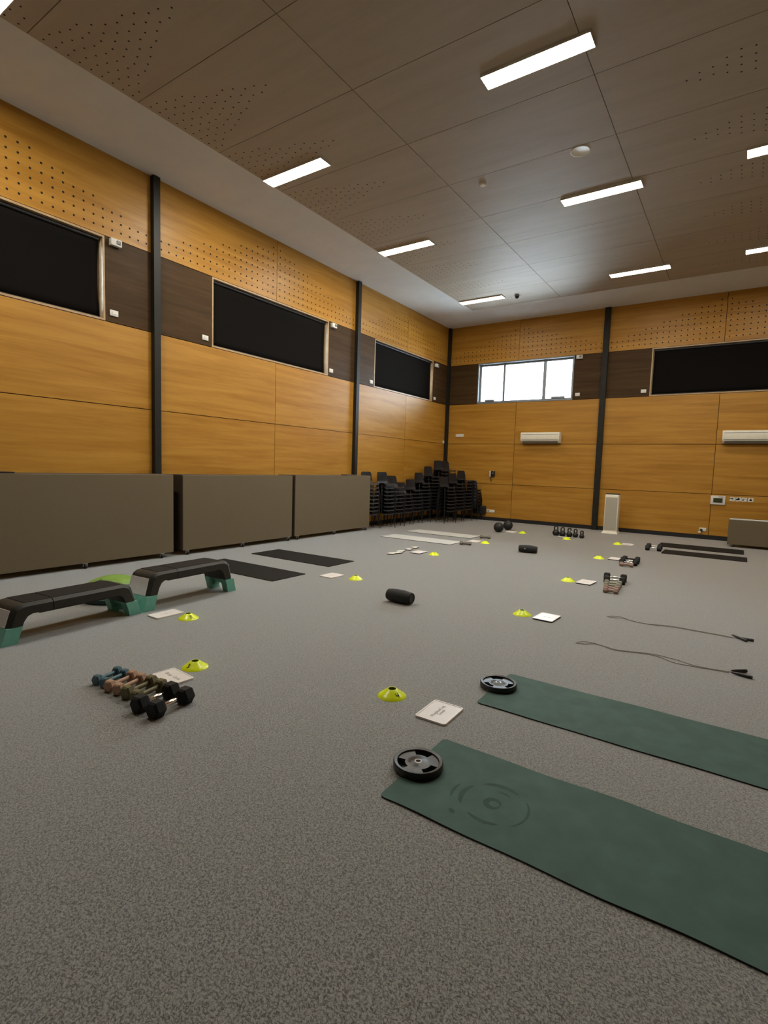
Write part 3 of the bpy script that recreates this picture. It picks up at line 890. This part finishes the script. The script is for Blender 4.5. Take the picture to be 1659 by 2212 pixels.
# ------------------------------------------------------------------ cones
def marker_cone(x, y, label, num=None, az=0.0, size=.095, tilt=0.0):
    t = thing('marker_cone', label, 'cone', (x, y, 0), 0, 'yellow disc cones')
    prof = [(.095, .0), (.093, .004), (.072, .018), (.050, .035), (.031, .049), (.028, .0505), (.0255, .0495), (.028, .045), (.047, .032), (.069, .014), (.088, .002), (.095, .0)]
    MB().lathe([(r * size / .095, z * size / .095) for r, z in prof], 36, 0, None, False).build('shell', NEON, t, smooth=50)
    if num:
        r0, z0, r1, z1 = .072, .018, .050, .035
        s = Vector((r1 - r0, 0, z1 - z0)).normalized()   # up the slope
        nrm = Vector((s.z, 0, -s.x))
        right = s.cross(nrm)
        Tm = Matrix((right, s, nrm)).transposed().to_4x4()
        Tm.translation = Vector(((r0 + r1) / 2, 0, (z0 + z1) / 2)) + nrm * .0022
        Tn = Matrix.Rotation(az, 4, 'Z') @ Tm @ Matrix.Rotation(tilt, 4, 'Z')
        if num == '4':      # open handwritten figure
            m = MB()
            for (x0, y0), (x1, y1) in (((-.009, .014), (-.010, -.002)), ((-.010, -.002), (.011, -.002)), ((.008, .015), (.006, -.016))):
                dx, dy = x1 - x0, y1 - y0; l = math.hypot(dx, dy); nx, ny = -dy / l * .0019, dx / l * .0019
                m.prism([(x0 - nx, y0 - ny), (x1 - nx, y1 - ny), (x1 + nx, y1 + ny), (x0 + nx, y0 + ny)], -.001, .0006, 0, Tn)
            m.build('number', BLACKINK, t)
        else:
            text_mesh('number', num, .046, BLACKINK, t, Tn)
    return t
def az_to_cam(x, y): return math.atan2(-y, 7.8474 - x)
marker_cone(6.033, 2.84, 'yellow disc cone marked 4, beside the near whiteboard', '4', az_to_cam(6.033, 2.84) + .62)
marker_cone(4.624, 2.345, 'yellow disc cone marked 3, behind the row of coloured dumbbells', '3', az_to_cam(4.624, 2.345) - .80)
marker_cone(3.54, 3.06, 'yellow disc cone marked 2, beside the step platforms', '2', az_to_cam(3.54, 3.06) + .35)
marker_cone(3.662, 5.55, 'yellow disc cone right of the two black mats at the cupboards')
marker_cone(6.026, 5.35, 'yellow disc cone left of the whiteboard near the skipping ropes')
marker_cone(5.933, 7.47, 'yellow disc cone beside the whiteboard at the larger right dumbbell row')
marker_cone(5.827, 9.88, 'yellow disc cone beside the board at the smaller right dumbbell row')
marker_cone(5.719, 12.18, 'yellow disc cone nearest the air purifier')
marker_cone(4.636, 12.20, 'yellow disc cone in front of the kettlebells')
marker_cone(3.481, 12.53, 'yellow disc cone beside the two black balls')
marker_cone(3.533, 10.14, 'yellow disc cone at the foot of the pale grey mats')
marker_cone(3.462, 8.08, 'yellow disc cone beside the white sliding pads')

# ------------------------------------------------------------------ whiteboards
def whiteboard(x, y, rot, label, text=None, trot=0.0, dark=False, w=.205, d=.27, tsize=.04):
    t = thing('mini_whiteboard', label, 'whiteboard', (x, y, 0), rot, 'small whiteboards')
    hw, hd, r = w / 2, d / 2, .018
    def rr(hw, hd, r):
        pts = []
        for (sx, sy, a0) in ((1, 1, 0), (-1, 1, 90), (-1, -1, 180), (1, -1, 270)):
            for q in range(5):
                a = math.radians(a0 + 22.5 * q)
                pts.append((sx * (hw - r) + r * math.cos(a), sy * (hd - r) + r * math.sin(a)))
        return pts
    zb = .013 if dark else .009
    MB().prism(rr(hw, hd, r), .001, zb).build('backing', BOARDK if dark else BOARDF, t)
    m = MB(); o = rr(hw, hd, r); i2 = rr(hw - .009, hd - .009, r * .6)
    n = len(o)
    m.add([(a, b, zb) for a, b in o] + [(a, b, zb + .0035) for a, b in o] + [(a, b, zb + .0035) for a, b in i2] + [(a, b, zb + .0005) for a, b in i2],
          [(q * n + k, q * n + (k + 1) % n, (q + 1) * n + (k + 1) % n, (q + 1) * n + k) for q in range(3) for k in range(n)])
    m.build('frame', BOARDF, t)
    MB().prism(rr(hw - .008, hd - .008, r * .6), zb - .0002, zb + .0012).build('writing_face', BOARDW, t)
    if text:
        text_mesh('handwriting', text, tsize, INK, t, TR((0, 0, zb + .0014), trot))
    return t
A_ = PI / 2
whiteboard(6.405, 2.813, 0.02, 'small whiteboard with two lines of handwriting, nearest the camera', 'Weighted Leg\nLower', A_, tsize=.030)
whiteboard(4.665, 2.135, -.08, 'small whiteboard partly covered by the coloured dumbbell row', 'Bicep  Curls', 0, w=.27, d=.17, tsize=.036)
whiteboard(3.270, 2.998, -.02, 'small whiteboard between the step platform and cone marked 2', '~  ~~  ~', A_, w=.18, d=.29, tsize=.035)
whiteboard(3.295, 5.495, -.03, 'small whiteboard beside the near end of the black mats', '~ ~~', A_, w=.225, d=.275, tsize=.035)
whiteboard(6.278, 5.385, -.05, 'small whiteboard left of the skipping ropes', '~ ~', 0, True, .205, .285, .05)
whiteboard(6.166, 7.515, -.08, 'small black edged whiteboard left of the larger right dumbbell row', '~ ~', 0, True, .20, .30, .05)
whiteboard(6.07, 10.0, 0, 'small black edged whiteboard touching the smaller right dumbbell row', None, 0, True, .18, .28)
whiteboard(5.90, 12.30, 0, 'small whiteboard beside the cone nearest the air purifier', None, 0, False, .23, .27)
whiteboard(4.53, 12.41, 0, 'small black edged whiteboard lying before the kettlebells', None, 0, True, .25, .22)
whiteboard(3.20, 12.51, 0, 'small whiteboard between the black balls and their cone', None, 0, False, .24, .27)
whiteboard(3.262, 10.22, 0, 'small whiteboard at the foot of the pale grey mats', None, 0, False, .22, .30)
whiteboard(3.149, 8.085, 0, 'small black edged whiteboard beside the white sliding pads', None, 0, True, .205, .30)

# sliding pads
for i, (x, y, rz, lab) in enumerate(((2.884, 7.606, .2, 'nearest white sliding pad of the left three'), (2.915, 7.745, -.3, 'middle white sliding pad of the left three'),
                                (2.870, 7.925, .1, 'farthest white sliding pad of the left three'), (2.850, 8.235, .2, 'nearer white sliding pad of the right pair'), (2.815, 8.50, .1, 'farther white sliding pad of the right pair'))):
    t = thing('sliding_pad', lab, 'sliding pad', (x, y, 0), rz, 'white sliding pads')
    MB().rbox((-.055, -.075, .001), (.055, .075, .013), .005, 1).build('foam_base', BOARDK, t)
    MB().rbox((-.057, -.077, .012), (.057, .077, .022), .004, 2).build('white_cover', WHITEP, t, smooth=40)

# ------------------------------------------------------------------ dumbbells
def dumbbell(n, f, r, handle_r, head_len, m_head, m_handle, label, group, chrome=False, sides=6):
    n = Vector((n[0], n[1], 0)); f = Vector((f[0], f[1], 0))
    c = (n + f) / 2; d = f - n; half = d.length / 2
    t = thing('dumbbell', label, 'dumbbell', c, math.atan2(d.y, d.x), group)
    ap = r * math.cos(PI / sides)
    off = PI / sides if sides == 8 else 0.0
    for s in (-1, 1):
        m = MB(); prof = [(.80, -head_len / 2), (1.0, -head_len / 2 + r * .22), (1.0, head_len / 2 - r * .22), (.80, head_len / 2)]
        vs = []; fs = []
        for k, x in prof:
            for q in range(sides):
                a = 2 * PI * q / sides + off
                vs.append((s * half + x, r * k * math.cos(a), ap + r * k * math.sin(a)))
        for i in range(3):
            for q in range(sides): fs.append((i * sides + q, i * sides + (q + 1) % sides, (i + 1) * sides + (q + 1) % sides, (i + 1) * sides + q))
        fs.append(list(range(sides))[::-1]); fs.append([3 * sides + q for q in range(sides)])
        m.add(vs, fs)
        m.build('head', m_head, t)
    L = half - head_len / 2 + .006
    if chrome: rad = [.7, .62, .9, 1.05, 1.1, 1.05, .9, .62, .7]
    else: rad = [1, .95, .92, .95, 1, .95, .92, .95, 1]
    MB().tube([(-L + 2 * L * i / 8, 0, ap) for i in range(9)], handle_r, 14, 0, None, [handle_r * k for k in rad]).build('handle', m_handle, t, smooth=60)
    return t
GL = 'coloured dumbbell row on the left'
dumbbell((5.098, 1.735), (5.072, 1.947), .057, .015, .078, HEXBLK, CHROME, 'black hex dumbbell with chrome handle, nearest of the left row', GL, True)
dumbbell((4.962, 1.718), (4.940, 1.936), .057, .015, .078, HEXBLK, CHROME, 'black hex dumbbell with chrome handle, second of the left row', GL, True)
dumbbell((4.842, 1.770), (4.806, 1.955), .047, .016, .055, OLIVE, OLIVE, 'olive dumbbell next to the black pair', GL)
dumbbell((4.738, 1.768), (4.702, 1.950), .047, .016, .055, OLIVE, OLIVE, 'olive dumbbell next to the tan pink pair', GL)
dumbbell((4.640, 1.766), (4.598, 1.942), .042, .0155, .052, PINKB, PINKB, 'tan pink dumbbell next to the olive pair', GL)
dumbbell((4.550, 1.757), (4.508, 1.932), .042, .0155, .052, PINKB, PINKB, 'tan pink dumbbell next to the teal blue pair', GL)
dumbbell((4.462, 1.770), (4.424, 1.925), .037, .015, .045, BLUEV, BLUEV, 'teal blue dumbbell next to the tan pink pair', GL)
dumbbell((4.382, 1.762), (4.345, 1.918), .037, .015, .045, BLUEV, BLUEV, 'teal blue dumbbell at the far end of the left row', GL)
GR = 'larger dumbbell row on the right'
def rdb(px, py, half, r, hr, hl, mh, mm, lab, g, chrome=False, ang=.1):
    dx, dy = half * math.cos(ang), half * math.sin(ang)
    dumbbell((px - dx, py - dy), (px + dx, py + dy), r, hr, hl, mh, mm, lab, g, chrome)
rdb(6.568, 7.085, .062, .040, .024, .055, BROWNV, BROWNV, 'dusty brown dumbbell, nearest of the larger right row', GR)
rdb(6.550, 7.230, .066, .040, .024, .055, BROWNV, BROWNV, 'dusty brown dumbbell, second of the larger right row', GR)
rdb(6.528, 7.390, .075, .043, .024, .055, GREYOL, GREYOL, 'grey olive dumbbell, third in the larger right row', GR)
rdb(6.508, 7.545, .080, .045, .024, .058, GREYOL, GREYOL, 'grey olive dumbbell, fourth in the larger right row', GR)
rdb(6.490, 7.735, .098, .056, .016, .075, HEXBLK, CHROME, 'black hex dumbbell with chrome handle, fifth in the larger right row', GR, True)
rdb(6.462, 7.935, .108, .062, .016, .080, HEXBLK, CHROME, 'largest black hex dumbbell, last in the larger right row', GR, True)
GQ = 'smaller dumbbell row on the right'
rdb(6.375, 9.33, .075, .042, .024, .060, BROWNV, BROWNV, 'dusty brown dumbbell, nearest of the smaller right row', GQ)
rdb(6.375, 9.50, .100, .056, .016, .075, HEXBLK, CHROME, 'black hex dumbbell behind the brown one, smaller right row', GQ, True)
rdb(6.365, 9.71, .105, .058, .016, .078, HEXBLK, CHROME, 'black hex dumbbell, third in the smaller right row', GQ, True)
rdb(6.355, 9.91, .100, .056, .016, .075, HEXBLK, HEXBLK, 'black hex dumbbell, last in the smaller right row', GQ)
GP = 'black dumbbell pair at the right mats'
rdb(6.47, 11.73, .105, .060, .016, .080, HEXBLK, CHROME, 'black hex dumbbell at the end of the right black mat, nearer', GP, True, .05)
rdb(6.45, 12.08, .105, .060, .016, .080, HEXBLK, CHROME, 'black hex dumbbell at the end of the right black mat, farther', GP, True, .05)
GS = 'single dumbbells at the pale mats'
rdb(3.345, 9.60, .085, .041, .027, .062, TAUPEV, TAUPEV, 'taupe dumbbell at the end of the nearer pale mat', GS, False, .35)
rdb(3.225, 10.86, .085, .041, .027, .062, TAUPEV, TAUPEV, 'taupe dumbbell at the end of the farther pale mat', GS, False, .35)

# ------------------------------------------------------------------ kettlebells
for x, y, r, hh, lab, sticker in ((4.234, 12.74, .080, .235, 'largest black kettlebell, leftmost of five', False), (4.400, 12.70, .074, .220, 'second black kettlebell from the left', False),
                         (4.555, 12.72, .070, .210, 'middle black kettlebell with a pale tag on its handle', True), (4.690, 12.74, .064, .200, 'fourth black kettlebell from the left', False),
                         (4.850, 12.68, .056, .180, 'smallest black kettlebell, rightmost of five', False)):
    t = thing('kettlebell', lab, 'kettlebell', (x, y, 0), .45, 'black kettlebells')
    prof = [(r * .72, 0)]
    for k in range(11):
        a = -0.85 + 2.25 * k / 10
        prof.append((r * math.cos(a) if math.cos(a) > .1 else .01, r * (.80 + math.sin(a))))
    MB().lathe(prof, 28).build('bell', IRON, t, smooth=50)
    zt = r * 1.60; w = r * .50
    pts = [(-w * .85, 0, zt - .01), (-w * 1.02, 0, zt + (hh - zt) * .45), (-w * .85, 0, zt + (hh - zt) * .8), (-w * .4, 0, hh - .012), (w * .4, 0, hh - .012), (w * .85, 0, zt + (hh - zt) * .8), (w * 1.02, 0, zt + (hh - zt) * .45), (w * .85, 0, zt - .01)]
    MB().tube(pts, .0145, 10).build('handle', IRON, t, smooth=60)
    if sticker: MB().rbox((w * .75, -.018, zt - .004), (w * .75 + .022, -.012, zt + .03), .001, 1).build('tag', WHITEP, t)

# ------------------------------------------------------------------ balls
for x, y, r, lab in ((2.975, 12.25, .122, 'black medicine ball nearer the pale mats'), (2.972, 12.88, .121, 'black medicine ball behind the other, towards the back wall')):
    t = thing('medicine_ball', lab, 'ball', (x, y, 0), .3, 'black medicine balls')
    prof = [(max(.002, r * math.sin(PI * k / 18)), r - r * math.cos(PI * k / 18)) for k in range(19)]
    MB().lathe(prof, 36).build('rubber_shell', BALL, t, smooth=60)
    MB().lathe([(.013, 0), (.013, .0016), (.006, .0022)], 16, 0, TR((r * .22, -r * .80, r * 1.53), 0, 0.96) ).build('valve', GREYP, t, smooth=40)

# ------------------------------------------------------------------ portable speakers
def barrel(loc, ang, L, r, label, badge):
    t = thing('portable_speaker', label, 'speaker', (*loc, r * .99), ang, 'black barrel speakers')
    TX = TR((0, 0, 0), 0, 0, PI / 2)
    prof = [(r * .66, -L / 2 + .012), (r * .80, -L / 2), (r * .84, -L / 2 + .006), (r * .93, -L * .33), (r * .985, -L * .17), (r, 0), (r * .985, L * .17), (r * .93, L * .33), (r * .84, L / 2 - .006), (r * .80, L / 2), (r * .66, L / 2 - .012)]
    MB().lathe(prof, 36, 0, TX).build('body', FABRIC, t, smooth=40)
    for s in (-1, 1):
        MB().lathe([(r * .62, 0), (r * .62, .008), (r * .55, .012), (r * .2, .008)], 28, 0, TR((s * (L / 2 - .013), 0, 0), 0, 0, s * PI / 2)).build('end_radiator', BLACKP, t, smooth=40)
    if badge:
        MB().lathe([(.011, 0), (.011, .004), (.008, .005)], 16, 0, TR((-.045, -r * .985, r * .17), 0, PI / 2)).build('badge', WHITEP, t)
    MB().rbox((-.05, -.012, r * .97), (.05, .012, r * 1.01), .003, 1).build('button_strip', BLACKP, t)
barrel((4.780, 4.90), -.03, .315, .075, 'black barrel shaped speaker lying alone mid floor, nearer one', False)
barrel((4.64, 9.56), .15, .33, .072, 'black barrel shaped speaker with a pale badge, farther one', True)

# ------------------------------------------------------------------ step platforms
def step_platform(loc, rot, length, H, foot_h, label):
    """bench along local y, front towards +x"""
    t = thing('step_platform', label, 'step platform', loc, rot, 'black and teal step platforms')
    W2 = .175; Lh = length / 2
    th = .092
    # outer and inner outlines in the (y, z) plane for one half, mirrored
    def outline(z_split, flare):
        return None
    top_y = Lh - .135
    def yo(z): # outer edge of the sloping leg
        return Lh - (Lh - top_y) * (z / H) * .72
    def yi(z):
        return yo(z) - .105 - .02 * (z / H)
    zi = H - th
    out = [(yo(foot_h), foot_h), (yo(H * .80), H * .80), (yo(H * .92) - .012, H * .925), (top_y - .005, H * .985), (top_y - .05, H)]
    inn = [(yi(foot_h), foot_h), (yi(zi * .75), zi * .75), (yi(zi) - .008, zi * .93), (yi(zi) - .045, zi)]
    half = out + []
    poly = out[::1]
    full = [(y, z) for y, z in out] + [(-y, z) for y, z in reversed(out)] + [(-y, z) for y, z in inn] + [(y, z) for y, z in reversed(inn)]
    # deck frame: rails front and back, bridged on top
    def slab(x0, x1, pts, ch0=0.0, ch1=0.0):
        m = MB(); n = len(pts)
        vs = [(x0, y, z) for y, z in pts] + [(x1, y, z) for y, z in pts]
        m.add(vs, [list(range(n))[::-1], list(range(n, 2 * n))] + [(i, (i + 1) % n, n + (i + 1) % n, n + i) for i in range(n)])
        return m
    seam = Lh - .40
    # split the outline into short hinged end and long part by building as a strip of quads
    NO = 14
    def resamp(pts, n):
        d = [0]
        for a, b in zip(pts[:-1], pts[1:]): d.append(d[-1] + math.hypot(b[0] - a[0], b[1] - a[1]))
        res = []
        for i in range(n + 1):
            s = d[-1] * i / n; k = 0
            while k < len(d) - 2 and d[k + 1] < s: k += 1
            u = (s - d[k]) / max(1e-9, d[k + 1] - d[k])
            res.append((pts[k][0] + (pts[k + 1][0] - pts[k][0]) * u, pts[k][1] + (pts[k + 1][1] - pts[k][1]) * u))
        return res
    def band(y_from, y_to):
        """cross sections from one end to the other, with a chamfered top edge"""
        secs = []
        return secs
    o_r = resamp(out, NO); i_r = resamp(inn, NO)
    def ring(o, i, w=W2):
        # closed section: outer skin chamfered at the long edges, inner skin
        dy, dz = o[0] - i[0], o[1] - i[1]
        c = .28
        m0 = (o[0] - dy * c, o[1] - dz * c)
        return [(-w + .030, o[0], o[1]), (w - .030, o[0], o[1]), (w, m0[0], m0[1]), (w, i[0], i[1]), (-w, i[0], i[1]), (-w, m0[0], m0[1])]
    def strip_mesh(secs):
        m = MB(); m.grid(secs, closed=True)
        n = len(secs[0])
        m.f.append(list(range(n))); m.f.append([(len(secs) - 1) * n + k for k in range(n)][::-1]); m.mi += [0, 0]; m.sh += [(0, 0, 0)] * 2
        return m
    right = [ring(o, i) for o, i in zip(o_r, i_r)]
    left = [ring((-o[0], o[1]), (-i[0], i[1])) for o, i in zip(o_r, i_r)]
    g = .003
    oT, iT = o_r[-1], i_r[-1]
    ys = -seam
    def flat(y): return ring((y, oT[1]), (y, iT[1]))
    m = strip_mesh(left + [flat(ys - g)]); 
    m2_ = strip_mesh([flat(ys + g)] + list(reversed(right)))
    mm = MB(); mm.add(m.v, m.f); mm.add(m2_.v, m2_.f)
    mm.build('deck', DECK, t, smooth=28)
    # underside ribs
    rb = MB()
    rb.rbox((-W2 + .03, -Lh + .30, zi - .018), (W2 - .03, Lh - .26, zi + .002), .006, 1)
    rb.build('underside_rib', BLACKP, t)
    tp = MB(); tp.rbox((-W2 + .032, -top_y + .05, H - .001), (W2 - .032, ys - .004, H + .004), .002, 1); tp.rbox((-W2 + .032, ys + .004, H - .001), (W2 - .032, top_y - .05, H + .004), .002, 1)
    tp.build('top_pad', DECKTOP, t)
    for s in (-1, 1):
        # grey outer face of the leg
        e = MB(); z0_, z1_ = foot_h + .004, H * .86
        vs = []
        for z in (z0_, z1_):
            for x in (-W2 + .034, W2 - .034):
                vs.append((x, s * (yo(z) + .001), z)); vs.append((x, s * (yo(z) + .006), z))
        e.add(vs, [(0, 2, 6, 4), (1, 5, 7, 3), (0, 1, 3, 2), (4, 6, 7, 5), (0, 4, 5, 1), (2, 3, 7, 6)])
        e.build('end_panel', DECKEND, t)
        f = MB()
        zs = [0, foot_h * .12, foot_h * .55, foot_h]
        grow = [.012, .006, .0, .0]
        for (xa, xb) in ((-W2 - .004, -W2 + .085), (W2 - .085, W2 + .004)):
            sec = []
            for z, gq in zip(zs, grow):
                a, b = s * (yo(z) + .006 + gq * .3), s * (yi(z) - .002 - gq)
                inx = .0 if z > foot_h * .3 else .004
                sec.append([(xa + inx, a, z), (xb - inx, a, z), (xb - inx, b, z), (xa + inx, b, z)])
            f.grid(sec, closed=True)
            b0 = len(f.v) - 16
            f.f += [[b0, b0 + 1, b0 + 2, b0 + 3], [b0 + 12, b0 + 13, b0 + 14, b0 + 15]]; f.mi += [0, 0]; f.sh += [(0, 0, 0)] * 2
        # arched bridge between the two feet
        n = 10; sec = []
        for k in range(n + 1):
            x = -W2 + .08 + (2 * W2 - .16) * k / n
            za = foot_h * (.30 + .38 * math.sin(PI * k / n))
            a0, a1 = s * (yo(za) + .006), s * (yo(foot_h) + .006)
            sec.append([(x, a0, za), (x, a1, foot_h), (x, s * (yi(foot_h) + .03), foot_h), (x, s * (yi(za) + .03), za)])
        f.grid(sec, closed=True)
        f.build('foot', TEAL, t, smooth=30)
    return t
step_platform((2.915, 2.252, 0), math.radians(4.3), 1.215, .315, .135, 'black step platform with teal feet, nearer the camera')
step_platform((2.84, 3.490, 0), math.radians(3.6), 1.20, .375, .150, 'black step platform with teal feet, nearer the black mats')

# half ball trainer
t = thing('balance_dome', 'green half ball balance trainer behind the step platforms', 'balance trainer', (2.30, 3.02, 0))
MB().lathe([(.27, 0), (.315, .004), (.325, .02), (.325, .05), (.315, .06), (.28, .06)], 48).build('base_rim', DOMEB, t, smooth=40)
RD, HD = .312, .165
arcp = [(RD * math.cos(a), .085 + HD * math.sin(a)) for a in [PI / 2 * k / 14 for k in range(0, 14)]] + [(.004, .085 + HD)]
MB().lathe([(RD, .055)] + arcp[:7], 48, 0, None, False).build('dome_shade_band', DOMEB, t, smooth=60)  # one green dome: its shaded lower part is painted dark
MB().lathe(arcp[6:], 48, 0, None, False).build('dome', DOME, t, smooth=60)
MB().tube([(.06, -.30, .10), (.05, -.27, .165), (.04, -.24, .20), (.03, -.20, .215), (.02, -.15, .222)], .012, 8).build('strap', BLACKP, t, smooth=60)

# ------------------------------------------------------------------ skipping ropes
def crm(pts, sub=6):
    res = []
    P = [Vector(p) for p in pts]
    for i in range(len(P) - 1):
        p0 = P[max(0, i - 1)]; p1 = P[i]; p2 = P[i + 1]; p3 = P[min(len(P) - 1, i + 2)]
        for k in range(sub):
            u = k / sub
            res.append(.5 * ((2 * p1) + (p2 - p0) * u + (2 * p0 - 5 * p1 + 4 * p2 - p3) * u * u + (3 * p1 - p0 - 3 * p2 + p3) * u ** 3))
    res.append(P[-1])
    return res
def skipping_rope(a, b, h1, h2, label):
    org = Vector((a[0][0], a[0][1], 0))
    t = thing('skipping_rope', label, 'skipping rope', org, 0, 'skipping ropes')
    pts = [(x - org.x, y - org.y, .0045) for x, y in reversed(a)] + [(x - org.x, y - org.y, .0045) for x, y in b[1:]]
    MB().tube(crm(pts), .0027, 6).build('cord', ROPE, t, smooth=60)
    for p, q in (h1, h2):
        p = Vector((p[0] - org.x, p[1] - org.y, .012)); q = Vector((q[0] - org.x, q[1] - org.y, .014))
        n = 8
        MB().tube([p.lerp(q, k / n) for k in range(n + 1)], .01, 10, 0, None, [.005, .008, .0095, .0105, .011, .0115, .012, .0135, .011]).build('handle', BLACKP, t, smooth=50)
    return t
skipping_rope([(6.77, 5.86), (6.82, 5.93), (6.90, 5.945), (7.01, 5.875), (7.16, 5.855), (7.36, 5.925), (7.57, 5.92), (7.75, 5.915), (7.90, 5.895)],
              [(6.77, 5.86), (6.84, 5.865), (6.92, 5.905), (7.02, 5.86), (7.17, 5.845), (7.37, 5.895), (7.56, 5.895), (7.74, 5.890), (7.88, 5.875)],
              ((7.90, 5.895), (8.045, 5.885)), ((7.875, 5.965), (7.99, 5.822)), 'thin skipping rope with black handles, the farther of two')
skipping_rope([(6.73, 4.75), (6.77, 4.83), (6.86, 4.855), (6.95, 4.83), (7.06, 4.795), (7.23, 4.85), (7.36, 4.88), (7.52, 4.85), (7.64, 4.80), (7.78, 4.805), (7.885, 4.83)],
              [(6.73, 4.75), (6.80, 4.775), (6.88, 4.84), (6.96, 4.815), (7.05, 4.775), (7.22, 4.83), (7.36, 4.845), (7.50, 4.765), (7.62, 4.77), (7.77, 4.79), (7.875, 4.80)],
              ((7.885, 4.835), (7.985, 4.905)), ((7.885, 4.795), (8.02, 4.765)), 'thin skipping rope with black handles, the nearer of two')
